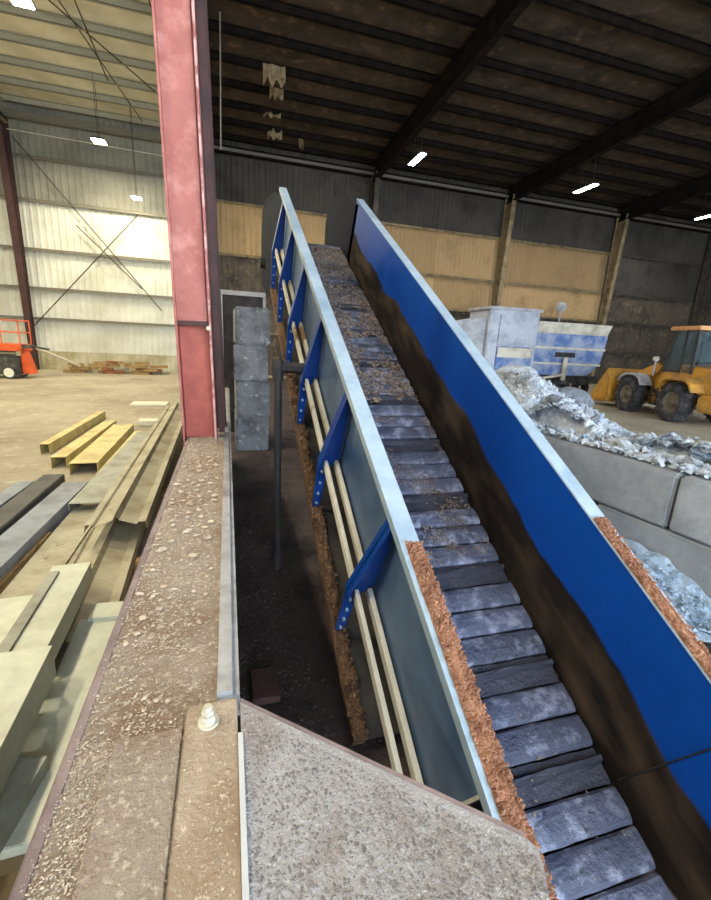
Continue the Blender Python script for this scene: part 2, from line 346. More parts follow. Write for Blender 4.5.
tag(build('wall_left', MB().box(FR[0]-.3, FR[0]-.1, Y0, YW, 0, roof_z(Y0)), 'wall_white'), kind='structure')
tag(build('wall_right', MB().box(FR[-1]+.1, FR[-1]+.3, Y0, YW, 0, roof_z(Y0)), 'wall_soot'), kind='structure')
wf = MB(); wf.box(FR[0]-.3, -1.5, Y0-.2, Y0, 0, roof_z(Y0)).box(26, FR[-1]+.3, Y0-.2, Y0, 0, roof_z(Y0)).box(-1.5, 26, Y0-.2, Y0, 9.5, roof_z(Y0))
tag(build('wall_front', wf, 'wall_soot'), kind='structure')

# ================================================================== CONVEYOR (local axes: x across, y up the slope, z off the belt)
INC = R(29.7); XC, S0, N0 = 1.355, .5, -2.95
dvec = Vector((0, math.cos(INC), math.sin(INC))); nvec = Vector((0, -math.sin(INC), math.cos(INC)))
croot = Vector((XC, 0, CAMZ))+dvec*S0+nvec*N0
conv = thing('conveyor', 'blue inclined steel slat conveyor with tall sides rising beside the rusty beam', 'conveyor', croot, (INC, 0, 0))
def Lc(x, s, n): return (x-XC, s-S0, n-N0)
def cbox(mb, x0, x1, s0, s1, n0, n1):
    a = Lc(x0, s0, n0); b = Lc(x1, s1, n1); return mb.box(a[0], b[0], a[1], b[1], a[2], b[2])
def yz(y, z): z -= CAMZ; return (y*math.cos(INC)+z*math.sin(INC), -y*math.sin(INC)+z*math.cos(INC))     # (Y,Z) -> (s,n)
XL0, XL1, XR0, XR1 = .745, .84, 1.87, 1.965
NT, NB = -1.6, -2.448
SA, SE = -.6, 6.9
head = [yz(7.06, 4.44), yz(7.6, 4.68), yz(8.3, 4.86), yz(8.75, 4.8), yz(9.0, 4.55), yz(9.05, 4.1), yz(9.0, 3.35), yz(8.3, 3.1), yz(7.9, 3.1)]
def side_poly(lo): return [(SA, lo), (SA, NT)]+head+[(7.0, lo)]
def cprism(poly, xa, xb):
    return MB().prism(poly, lambda s, n: Lc(xa, s, n), lambda s, n: Lc(xb, s, n))
lw = build('side_wall', cprism([(.09, -2.36), (.09, NT-.01), (SE, NT-.01), (SE, -2.36)], .81, .83), 'blue_side', conv); tag(lw, 'grey-blue outer face of the side wall')
build('side_wall', cprism([(SA, -2.36), (SA, NT-.01), (.09, NT-.01), (.09, -2.5), (-.3, -2.5)], .822, .83), 'black_steel', conv)
rw = build('side_wall', cprism([(SA, -2.36), (SA, NT-.01), (SE, NT-.01), (SE, -2.62), (-.12, -2.62)], XR0+.005, XR0+.025), 'wall_stained', conv); tag(rw, 'blue side wall scoured brown along the belt')
for s in (.03,): build('wall_seam', cbox(MB(), XR0+.001, XR0+.006, s, s+.007, -2.45, -1.72), 'black_steel', rw)
hpoly = [(6.75, -2.75), (6.75, NT-.04)]+head+[(7.2, -2.75)]
build('head_plate', cprism(hpoly, XR0+.005, XR0+.025), 'head_dark', conv)
def flare(s): return .80-.145*min(1, max(0, (s-6.75)/1.6))          # the left plate flares outwards
hl = [(6.75, -2.75), (6.75, NT-.04)]+[yz(*q) for q in ((7.06, 4.42), (7.5, 4.55), (8.2, 4.62), (8.7, 4.58), (8.95, 4.4), (9.05, 4.0), (9.0, 3.4), (8.5, 3.1), (7.9, 3.1))]+[(7.2, -2.75)]
build('head_plate', MB().prism(hl, lambda s, n: Lc(flare(s), s, n), lambda s, n: Lc(flare(s)+.02, s, n)), 'head_dark', conv)
for xa, xb, lip in ((XL0, XL1, XL0), (XR0, XR1, XR1)):
    rl = build('top_rail', cbox(MB(), xa, xb, SA, SE, NT-.012, NT), 'rail_pale', conv, bevel=.003)
    build('rail_lip', cbox(MB(), lip-.004, lip+.004, SA, SE, NT-.05, NT-.001), 'rail_pale', rl)
build('end_strut', cbox(MB(), .785, .828, .078, .09, -2.36, NT-.06), 'cream_steel', conv)
# ledge bars along the outside, one pair per bay, between gussets
GS = [.09, 1.165, 2.23, 3.30, 4.375, 5.45, 6.5]
for i in range(len(GS)-1):
    a, b = GS[i]+.01, GS[i+1]-.01
    build('ledge_bar', cbox(MB(), .685, .712, a, b, -2.36, -2.29), 'cream_steel', conv, bevel=.004)
    build('ledge_bar', cbox(MB(), .765, .795, a, b, -2.36, -2.29), 'cream_steel', conv, bevel=.004)
gm = MB(); t = .016
gm.prism([(.805, NT-.05), (.76, NT-.05), (.645, -2.34), (.66, -2.9), (.72, -2.9), (.725, -2.4), (.805, -2.28)], lambda x, n: (x-XC, 0, n-N0), lambda x, n: (x-XC, t, n-N0))
gm.hexa([Vector((x-XC, y, n-N0)) for x, n, y in ((.76, NT-.05, -.03), (.76, NT-.05, t+.03), (.77, NT-.05, t+.03), (.77, NT-.05, -.03), (.645, -2.34, -.03), (.645, -2.34, t+.03), (.655, -2.34, t+.03), (.655, -2.34, -.03))])
gme = gm.mesh('gusset'); gme.materials.append(MATS['blue_paint'])
bme = MB().tube((0, -.012, 0), (0, .03, 0), .011, 6).mesh('bolt'); bme.materials.append(MATS['rail_pale'])
for i, s in enumerate(GS[1:]):
    g = link('gusset', gme, None, conv, (0, s-S0, 0))
    for n in (-2.42, -2.55, -2.68, -2.8): link('bolt', bme, None, g, (.685-XC, -.008, n-N0))
lc_ = build('lower_chord', cbox(MB(), .655, .735, .52, 6.6, -2.98, -2.89), 'crust_dark', conv)
build('lower_chord', cbox(MB(), 1.955, 2.03, .52, 6.6, -2.98, -2.89), 'black_steel', conv)
build('return_pan', cbox(MB(), .74, 1.95, .52, 7.0, -2.93, -2.90), 'black_steel', conv)
build('belt_pan', cbox(MB(), .85, 1.86, -.15, 7.2, NB-.11, NB-.06), 'belt_dark', conv)
# slats: overlapping hinged pans, every fourth one sunk with a raised cleat
PITCH_S = .1628; hw = (XR0-.03-.86)/2; xm = (XR0-.03+.86)/2
def slat_mesh(kind, seed):
    rnd = random.Random(seed); nx, prof = 12, None
    if kind == 'plain': prof = [(.004, -.05), (.004, -.016), (.02, -.003), (.06, .003), (.11, .0), (.145, -.008), (.157, -.02), (.157, -.05)]
    else: prof = [(.004, -.05), (.004, -.022), (.03, -.022), (.07, -.02), (.085, -.02), (.1, .012), (.118, .012), (.125, -.02), (.157, -.022), (.157, -.05)]
    v = []; k = len(prof)
    for a in range(nx+1):
        for (y, z) in prof:
            j = rnd.uniform(-1, 1)*.003 if z > -.04 else 0
            v.append((-hw+2*hw*a/nx, y+j, z+j))
    f = [(a*k+c, (a+1)*k+c, (a+1)*k+c+1, a*k+c+1) for a in range(nx) for c in range(k-1)]+[tuple(range(k)), tuple(range(nx*k+k-1, nx*k-1, -1))]
    return MB().add(v, f).mesh('slat')
SLM = [slat_mesh('plain', i) for i in range(4)]; CLM = slat_mesh('cleat', 9)
for me in SLM: me.materials.append(MATS['slat_steel'])
CLM.materials.append(MATS['cleat_steel'])
s = -.055*2.448-PITCH_S*2; i = 3
while s < 7.22:
    k = i-5
    cle = k == 1 or (k > 3 and k % 4 == 0)
    link('slat', CLM if cle else SLM[i % 4], None, conv, (xm-XC, s-S0, NB-N0)); s += PITCH_S; i += 1
sh = s; yb = sh*math.cos(INC)-NB*math.sin(INC); zb = CAMZ+sh*math.sin(INC)+NB*math.cos(INC)
for j in range(8):                                   # level run over the head
    q = yz(yb+j*PITCH_S, zb); o = link('slat', SLM[j % 4], None, conv, Lc(xm, q[0], q[1])); o.rotation_euler = (-INC, 0, 0)
build('head_shaft', MB().tube(Lc(.6, *yz(8.7, 3.7)), Lc(2.05, *yz(8.7, 3.7)), .09, 14), 'black_steel', conv)
# legs of the conveyor
def vleg(x, y, ztop, name='leg'):
    a = yz(y, ztop); b = yz(y, 0.0); g = MB().tube(Lc(x, *a), Lc(x, *b), .035, 10)
    o = build(name, g, 'post_dark', conv); q = yz(y, ztop-.02)
    g2 = MB().tube(Lc(x-.03, *q), Lc(x+.3, *q), .05, 8).tube(Lc(x, *yz(y, ztop-.14)), Lc(x, *yz(y, ztop+.05)), .055, 10)
    build('bracket', g2, 'post_dark', o)
vleg(.45, 4.12, 2.14); vleg(2.2, 4.12, 2.14); vleg(.95, 8.3, 3.05); vleg(1.8, 8.3, 3.05)
# crust of shredded matter lying on rails, chords and belt
def crust_strip(name, x0, x1, s0, s1, n, m, hgt, parent, cnt, r=.012, taper=True):
    g = MB(); ns = max(6, int((s1-s0)/.03)); nx = 5; v = []
    for a in range(ns+1):
        sa = s0+(s1-s0)*a/ns; e = min(1, (s1-sa)/.5) if taper else 1
        for c in range(nx+1):
            xx = x0+(x1-x0)*c/nx; h = hgt*math.sin(math.pi*min(max(c/nx, .06), .94))*(.55+.8*abs(noise.noise(Vector((sa*6, c*.6, n)))))*(e*.9+.1)
            v.append(Lc(xx, sa, n+h))
    g.add(v, [(a*(nx+1)+c, (a+1)*(nx+1)+c, (a+1)*(nx+1)+c+1, a*(nx+1)+c+1) for a in range(ns) for c in range(nx)])
    for _ in range(cnt):
        sa = s0+(s1-s0)*random.random()**1.2
        chip(g, Lc(random.uniform(x0, x1), sa, n+hgt*random.uniform(.3, .9)), r*random.uniform(.5, 1.3), .8)
    return tag(build(name, g, m, parent), kind='stuff')
crust_strip('crust', .764, .845, SA, 1.0, NT, 'crust', .022, conv, 2600, .007)
crust_strip('crust', XR0+.004, XR1-.01, SA, 1.05, NT, 'crust', .022, conv, 2400, .007)
crust_strip('crust', .65, .74, .55, 4.2, -2.89, 'crust_dark', .05, conv, 900, .016, False)
g = MB(); g2 = MB(); g3 = MB()
random.seed(8)
for _ in range(24000):                               # shredded matter riding up the belt, in clumps
    x = random.uniform(.87, 1.83); sa = random.uniform(1.2, 7.2)
    if noise.noise(Vector((x*2.2, sa*1.6, 2)))*.6+.25*noise.noise(Vector((x*7, sa*6, 5))) < .32-.095*sa: continue
    chip(random.choice((g, g2, g3, g3)), Lc(x, sa, NB+random.uniform(0, .008)), random.uniform(.003, .011)*(1 if sa < 2.8 else random.uniform(1, 2.6)), .5)
for _ in range(700):                                # debris on the belt, thicker near the head
    sa = 7.2-6.5*abs(random.gauss(0, .42)); sa = max(sa, .2) if random.random() < .8 else random.uniform(-.3, 6)
    x = random.uniform(.87, 1.83)
    chip(g if random.random() < .65 else g2, Lc(x, sa, NB+.004), random.uniform(.002, .009)*(1 if sa < 3 else 1.6), .5)
for (s0, x0, n0) in ((2.9, 1.3, 120), (3.3, 1.1, 100), (3.6, 1.5, 80), (2.3, 1.05, 60), (4.6, 1.2, 140), (5.3, 1.5, 140), (.35, .93, 14), (.05, 1.22, 30)):
    for _ in range(n0): chip(g, Lc(min(max(random.gauss(x0, .12), .88), 1.82), random.gauss(s0, .06), NB+.004), random.uniform(.004, .012), .5)
tag(build('belt_debris', g, 'debris_tan', conv), kind='stuff'); tag(build('belt_debris', g2, 'debris_grey', conv), kind='stuff'); tag(build('belt_debris', g3, 'debris_brown', conv), kind='stuff')

# ================================================================== BEAM WITH RUSTY TOP
ZB = 1.4
beam = thing('steel_beam', 'wide rusty steel beam strewn with gravel, running to the foot of the red column', 'beam', (-.2, -.6, ZB-.12))
def bl(x, y, z): return (x+.2, y+.6, z-ZB+.12)
def bbox(x0, x1, y0, y1, z0, z1): a = bl(x0, y0, z0); b = bl(x1, y1, z1); return MB().box(a[0], b[0], a[1], b[1], a[2], b[2])
build('top_flange', bbox(-.395, -.05, -.6, 8.6, ZB-.05, ZB-.004), 'beam_dirt', beam)
build('side_lip', bbox(-.402, -.366, -.6, 8.6, ZB-.12, ZB), 'beam_lip', beam, bevel=.008)
build('edge_tube', bbox(-.07, .012, 1.045, 8.6, ZB-.1, ZB+.012), 'beam_edge', beam, bevel=.02)
cv = build('cover_plate', bbox(-.127, .004, -.6, 1.04, ZB-.004, ZB+.008), 'beam_cover', beam, bevel=.002)
build('seam_plate', bbox(-.29, -.135, -.6, .98, ZB-.004, ZB+.003), 'beam_dirt', beam)
bt = build('bolt', MB().tube(bl(-.07, .975, ZB+.02), bl(-.07, .975, ZB+.036), .019, 6).tube(bl(-.07, .975, ZB+.037), bl(-.07, .975, ZB+.05), .016, 6).tube(bl(-.07, .975, ZB+.05), bl(-.07, .975, ZB+.06), .01, 10), 'bolt_white', beam)
build('washer', MB().tube(bl(-.07, .975, ZB+.008), bl(-.07, .975, ZB+.014), .027, 18).tube(bl(-.07, .975, ZB+.014), bl(-.07, .975, ZB+.022), .019, 16), 'bolt_white', bt)
g = MB()
for _ in range(9000):
    y = random.uniform(.4, 1) if random.random() < .3 else random.uniform(.4, 4.6)
    x = random.uniform(-.385, -.075) if y > 1.0 else random.uniform(-.385, -.135)
    if x > -.13 and random.random() < .8: continue
    chip(g, bl(x, y, ZB-.001), random.uniform(.002, .006 if y > 1 else .004), .6)
for _ in range(500): chip(g, bl(random.uniform(-.12, -.005), random.uniform(.4, 1.0), ZB+.009), random.uniform(.0015, .004), .6)
tag(build('grit', g, 'stone_fine', beam), kind='stuff')
SM = []
for i in range(5):
    random.seed(50+i); q = MB(); chip(q, (0, 0, .25), 1, .55); SM.append(q.mesh('stone_chip', .1)); SM[-1].materials.append(MATS['stone'])
random.seed(11)
spots = []
for _ in range(900):
    y = 1.35+3.0*random.random()**.9; x = random.uniform(-.36, -.09); r = random.uniform(.008, .024)*(1+.6*(y > 1.9))
    if len(spots) > 230: break
    if y < 2.0 and random.random() < .6: continue
    if all((x-a)**2+(y-b)**2 > (1.05*(r+c))**2 for a, b, c in spots): spots.append((x, y, r))
for px, py in ((152, 565), (147, 570), (155, 594), (160, 600), (143, 566), (145, 697), (156, 700), (168, 700)):
    p = P(px, py, ZB); spots.append((p.x, p.y, .015))
for x, y, r in spots:
    o = link('stone_chip', random.choice(SM), None, None, (x, y, ZB-.003)); o.scale = (r, r, r*.8); o.rotation_euler = (0, 0, random.uniform(0, 6.28))
    tag(o, 'pale stone chip lying on the rusty beam', 'stone', 'stone chips on the beam')
tag(build('retaining_wall', MB().box(-.36, -.05, -.6, 8.5, 0, ZB-.13), 'concrete_dark'), 'dark low wall carrying the rusty gravel-strewn beam', 'wall')

# gritty folded plate beside the beam
pr = thing('hopper_plate', 'grey gritty steel plate with pointed corner resting against the beam cover', 'plate', (.3, .3, ZB-.05))
pts = [(.012, 1.03, 0), (.598, .552, -.03), (.613, .53, -.032), (.604, .50, -.034), (.5, .3, -.04), (.42, .1, -.045), (.3, -.6, -.05), (.012, -.6, 0)]
pp = [Vector((x-.3, y-.3, z+.052)) for x, y, z in pts]; n_ = len(pp)
build('sheet', MB().add(pp+[q-Vector((0, 0, .02)) for q in pp], [tuple(range(n_)), tuple(range(2*n_-1, n_-1, -1))]+[(i, n_+i, n_+(i+1) % n_, (i+1) % n_) for i in range(n_)]), 'plate_grit', pr)
build('folded_edge', MB().box(.004-.3, .016-.3, -.9, .62, .046, .064), 'white_edge', pr)
build('front_lip', MB().bar(pp[0]+Vector((0, .004, -.01)), pp[1]+Vector((0, .004, -.01)), .008, .03), 'beam_lip', pr)
g = MB()
for _ in range(5000):
    x = random.uniform(.02, .6); y = random.uniform(.2, 1.0)
    if y > 1.02-.84*(x-.012)-.015: continue
    if x > .4 and y < .45: continue
    zz = -.03*x/.6; chip(g, (x-.3, y-.3, zz+.053), random.uniform(.0015, .005), .5)
tag(build('grit', g, 'debris_grey', pr), kind='stuff')

# ================================================================== RED COLUMN
rc = thing('red_column', 'red painted steel column standing at the end of the rusty beam', 'column', (-.245, 4.42, 0), (0, -.021, 0))
def cyl(z0, z1, x0, x1, y0, y1): return MB().box(x0+.27, x1+.27, y0-4.42, y1-4.42, z0, z1)
TOPZ = roof_z(4.4)-.95
build('web', cyl(0, TOPZ, -.40, -.13, 4.42, 4.435), 'red_low', rc)
build('flange', cyl(0, TOPZ, -.425, -.405, 4.3, 4.55), 'red_paint', rc, bevel=.003)
build('flange', cyl(0, TOPZ, -.135, -.115, 4.3, 4.55), 'red_chipped', rc, bevel=.003)
build('face_plate', cyl(2.5, TOPZ, -.405, -.15, 4.36, 4.375), 'red_paint', rc)
build('splice_ledge', cyl(2.46, 2.5, -.405, -.135, 4.33, 4.42), 'rust_dark', rc)
build('base_plate', cyl(0, .03, -.46, -.08, 4.22, 4.62), 'rust_dark', rc)
build('bolt', MB().tube((.13, -.14, 2.44), (.13, -.1, 2.44), .02, 8), 'bolt_white', rc)
build('angle_strip', cyl(1.42, TOPZ, -.1, -.04, 4.5, 4.56), 'rust_dark', rc)
dp = thing('dark_post', 'dark rusty steel post standing close behind the red column', 'column', (-.05, 4.95, 0), (0, -.021, 0))
build('flange', MB().box(-.06, .05, -.1, -.085, ZB, TOPZ), 'rust_dark', dp); build('web', MB().box(-.01, .01, -.085, .09, ZB, TOPZ), 'rust_dark', dp); build('flange', MB().box(-.06, .05, .085, .1, ZB, TOPZ), 'rust_dark', dp)
build('foot', MB().box(-.07, .06, -.12, .12, ZB+.002, ZB+.02), 'rust_dark', dp)

# stacked concrete blocks behind the column
def block_mesh(l, w, h, bev=.035):
    return MB().box(-w/2, w/2, -l/2, l/2, 0, h).mesh('concrete_block', bev)
cb = block_mesh(1.4, .68, .73); cb.materials.append(MATS['concrete_dusty'])
for i, lb in enumerate(('bottom', 'second', 'third', 'topmost')):
    o = link('concrete_block', cb, None, None, (.46+.02*(i % 2), 9.8, .735*i)); o.rotation_euler = (0, 0, R((0, 1, -1, 1)[i]))
    tag(o, lb+' dusty concrete block of the tall stack behind the red column', 'concrete block', 'concrete blocks stacked behind the column')
fr = thing('metal_cabinet', 'grey metal frame panel standing behind the tall concrete block stack', 'frame', (.3, 10.6, 0))
build('panel', MB().box(-.45, .55, 0, .03, .1, 3.3), 'post_dark', fr)
for a in (-.45, .5): build('stile', MB().box(a, a+.06, -.03, .0, 0, 3.35), 'dusty_grey', fr)
build('top_bar', MB().box(-.45, .56, -.04, .0, 3.25, 3.35), 'dusty_grey', fr)

# ================================================================== BLOCK WALL ON THE RIGHT
BH, BL, BW = .62, 1.83, .61; ang = math.atan(.12)
bmain = block_mesh(BL-.02, BW, BH-.012, .03); bmain.materials.append(MATS['concrete'])
def wall_x(y): return 4.42-.12*(min(y, 10.4)-3.1)
dirw = Vector((-math.sin(ang), math.cos(ang), 0)); nrm = Vector((math.cos(ang), math.sin(ang), 0))
for row in range(2):
    for j in range(-2, 4):
        t = (j+.5)*BL+(row == 0)*.85
        p = Vector((4.42, 3.1, row*BH))+dirw*t+nrm*BW/2
        o = link('concrete_block', bmain, None, None, p); o.rotation_euler = (0, 0, ang+R(random.uniform(-.5, .5)))
        tag(o, ('lower' if row == 0 else 'upper')+' row block of the long grey concrete wall holding back white rubble', 'concrete block', 'blocks of the wall, '+('lower' if row == 0 else 'upper')+' row')

# dirt layer under the conveyor, coloured dark to stand in for shade
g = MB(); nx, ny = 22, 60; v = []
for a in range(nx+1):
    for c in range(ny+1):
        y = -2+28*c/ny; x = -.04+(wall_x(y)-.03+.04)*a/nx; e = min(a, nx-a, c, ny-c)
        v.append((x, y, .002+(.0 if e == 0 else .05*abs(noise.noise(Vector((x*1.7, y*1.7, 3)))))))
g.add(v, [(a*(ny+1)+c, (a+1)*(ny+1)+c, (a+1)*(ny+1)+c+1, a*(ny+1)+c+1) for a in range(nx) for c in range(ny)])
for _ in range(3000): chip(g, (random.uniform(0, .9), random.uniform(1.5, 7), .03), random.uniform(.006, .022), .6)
tag(build('shade_dirt_layer', g, 'dirt_shade_dark'), 'dirt darkened with painted shade covering the floor under the conveyor', 'dirt', kind='stuff')
p = P(265, 684, .06)
tag(build('floor_hatch', MB().box(p.x-.09, p.x+.09, p.y-.14, p.y+.14, .02, .075), 'rust_dark', bevel=.006), 'small square rusty plate lying on the shade-darkened dirt by the beam', 'plate')

# rubble: a heap behind the wall and a small one before it
CH = []
for i in range(9):
    bm = bmesh.new(); bmesh.ops.create_icosphere(bm, subdivisions=2, radius=1)
    for v in bm.verts:
        q = v.co*1.3+Vector((i*7.1, 0, 0)); k = 1+.55*noise.noise(q)+.25*noise.noise(q*2.7); v.co *= k; v.co.z *= .62
        v.co.x *= 1.2
    me = bpy.data.meshes.new('rubble_chunk'); bm.to_mesh(me); bm.free()
    me.materials.append(MATS[('rubble_white', 'rubble_blue', 'rubble_grey')[i % 3]]); CH.append(me)
def heap_h(x, y):
    d_ = x-(wall_x(y)+.3); w = 3.4+.28*max(0, y-3); e = min(1, max(0, (17-y)/3), max(0, (y-.2)/1.5))
    b1 = 1.42*(1-max(0, d_-.4)/w) if d_ < w+.4 else 0
    b2 = max(0, 1.65*(1-abs(x-7.2-.5*(y-8.5))/(3.6+.05*y)))
    t = min(1, max(0, (y-6.5)/4)); t = t*t*(3-2*t); base = b1*(1-t)+max(b2, b1*.55)*t
    return max(0, base*e*(1+.2*noise.noise(Vector((x*.9, y*.9, 0)))))
def heap_z(x, y): return heap_h(x, y)-.03+.16*noise.noise(Vector((x*3, y*3, 1)))+.07*noise.noise(Vector((x*8, y*8, 1)))
g = MB(); gw = MB(); nx, ny = 70, 110; v = []
for a in range(nx+1):
    for c in range(ny+1):
        y = .2+17*c/ny; x0 = wall_x(y)+.66
        x = x0+10*a/nx
        h = heap_h(x, y); v.append((x, y, min(h, 1.0) if a == 0 else heap_z(x, y) if h > .02 else -.02))
g.add(v, [(a*(ny+1)+c, (a+1)*(ny+1)+c, (a+1)*(ny+1)+c+1, a*(ny+1)+c+1) for a in range(nx) for c in range(ny)])
random.seed(33); n_on = 0
for _ in range(34000):
    y = 2+12*random.random()**1.2; x = wall_x(y)+.12+random.random()**1.3*(3.2+.4*y)
    h = heap_z(x, y) if x > wall_x(y)+.6 or y > 10.3 else 2*BH
    if h < .08: continue
    if x < wall_x(y)+.6 and y > 10.3: continue
    rt = Matrix.Rotation(random.uniform(-.9, .9), 3, 'X') @ Matrix.Rotation(random.uniform(-.9, .9), 3, 'Y')
    r = random.uniform(.015, .06)*(1+.04*y); on = x < wall_x(y)+.6
    if on and n_on > 1500: continue
    n_on += on; chip(gw if on else g, (x, y, h+r*(.7 if on else .4)), r, .5, rt)
tag(build('rubble_heap', g, 'rubble_base', smooth=False), 'pale heap of crushed rubble behind the concrete block wall', 'rubble', kind='stuff')
tag(build('rubble_scatter', gw, 'rubble_base'), 'pale rubble crumbs spilled over the top of the block wall', 'rubble', kind='stuff')
random.seed(21); n = 0; tries = 0; placed = []
while n < 260 and tries < 8000:
    tries += 1; y = 2.2+12*random.random()**1.3; x = wall_x(y)+.3+random.random()**1.3*(3+.35*y)
    h = heap_z(x, y); r = random.uniform(.05, .12)*(1+.05*y)*(1 if random.random() < .9 else 1.4)
    if x < wall_x(y)+.72 and y > 10.1: continue
    if x < wall_x(y)+.66: h = 2*BH+r*.35; r *= .7
    if h < .1 or any((x-a)**2+(y-b)**2 < (.95*(r+c))**2 for a, b, c in placed): continue
    placed.append((x, y, r)); o = link('rubble_chunk', random.choice(CH), None, None, (x, y, h+r*.3)); o.scale = (r, r, r); o.rotation_euler = (random.uniform(-.7, .7), random.uniform(-.7, .7), random.uniform(0, 6.28)); n += 1
    tag(o, 'ragged pale rubble lump on the heap behind the block wall', 'rubble', 'rubble lumps on the heap')
for i, (px, py, z, sx, sy, sz, m, lb) in enumerate(((571, 397, 1.15, .62, .42, .34, 'rubble_grey', 'big rounded grey-white lump bulging on top of the rubble heap'), (515, 379, 1.3, .7, .45, .22, 'rubble_white', 'wide pale flat lump on the rubble heap before the blue machine'))):
    bm = bmesh.new(); bmesh.ops.create_icosphere(bm, subdivisions=3, radius=1)
    for v in bm.verts: v.co *= 1+.22*noise.noise(v.co*1.1+Vector((i*5, 0, 0)))+.06*noise.noise(v.co*4)
    me = bpy.data.meshes.new('rubble_boulder'); bm.to_mesh(me); bm.free()
    for q in me.polygons: q.use_smooth = True
    p = P(px, py, z); o = link('rubble_boulder', me, m, None, (p.x, p.y, max(heap_z(p.x, p.y)+sz*.3, sz*.8))); o.scale = (sx, sy, sz); o.rotation_euler = (0, 0, -.4)
    tag(o, lb, 'rubble')
g = MB(); v = []
def bank_h(q, y): return max(0, (.34*q**1.2-.03)*min(1, max(0, (y-2.1)/.9), max(0, (7.5-y)/2)))
def bank_x(q, y): return wall_x(y)-1.1+1.08*q
for a in range(25):
    for c in range(61):
        y = 1.8+6*c/60; q = a/24; x = bank_x(q, y); h = bank_h(q, y); h += (.07*noise.noise(Vector((x*4, y*4, 4)))+.04*noise.noise(Vector((x*9, y*9, 4))))*min(1, h*8)
        v.append((x, y, h if h > .01 else -.02))
g.add(v, [(a*61+c, (a+1)*61+c, (a+1)*61+c+1, a*61+c+1) for a in range(24) for c in range(60)])
for _ in range(2200):
    y = random.uniform(2.0, 6); q = random.random()*.96; h = bank_h(q, y)
    if h > .02: chip(g, (bank_x(q, y), y, h+.02), random.uniform(.01, .04), .5, Matrix.Rotation(random.uniform(-.8, .8), 3, 'X'))
tag(build('rubble_bank', g, 'rubble_blue'), 'low bank of bluish rubble against the foot of the block wall', 'rubble', kind='stuff')

# ================================================================== WHEEL LOADER
lo = thing('wheel_loader', 'yellow wheel loader with big black tyres parked beyond the rubble heap', 'loader', (17.55, 13.2, 0), (0, 0, -R(14)))
def wheel(x, y):
    Rr, w = .74, .27
    t = MB().lathe([(-w*.8, .40), (-w, .46), (-w*1.02, .6), (-w*.8, .70), (-w*.4, .725), (0, .73), (w*.4, .725), (w*.8, .70), (w*1.02, .6), (w, .46), (w*.8, .40), (-w*.8, .40)], (x, y, Rr), 'x', 36)
    for k in range(22):
        a = 2*math.pi*k/22
        for sgn in (-1, 1):
            aa = a+(.07 if sgn > 0 else -.07); c0, s0 = math.cos(aa), math.sin(aa)
            t.bar((x+sgn*.03, y+.735*c0, Rr+.735*s0), (x+sgn*w*.95, y+.70*math.cos(aa+.12*sgn), Rr+.70*math.sin(aa+.12*sgn)), .07, .05, (0, c0, s0))
    o = build('tyre', t, 'tyre', lo)
    sg = -1 if x < 0 else 1
    build('rim', MB().lathe([(-sg*.1, .41), (sg*.2, .41), (sg*.22, .38), (sg*.12, .33), (sg*.1, .16), (sg*.2, .14), (sg*.2, .01)], (x, y, Rr), 'x', 28), 'rim', o, smooth=True)
for x in (-.98, .98):
    for y in (-1.25, 1.35): wheel(x, y)
build('rear_frame', MB().box(-.5, .5, -2.7, .1, .55, 1.1), 'loader_yellow', lo, bevel=.03)
hd = build('engine_hood', MB().hexa([(-.72, -2.9, 1.1), (.72, -2.9, 1.1), (.72, -.7, 1.1), (-.72, -.7, 1.1), (-.66, -2.8, 1.95), (.66, -2.8, 1.95), (.66, -.7, 2.15), (-.66, -.7, 2.15)]), 'loader_yellow', lo, bevel=.05)
build('grille', MB().box(-.6, .6, -2.93, -2.86, 1.2, 1.8), 'black_steel', hd)
build('counterweight', MB().box(-1.1, 1.1, -3.1, -2.3, .55, 1.15), 'loader_yellow', lo, bevel=.08)
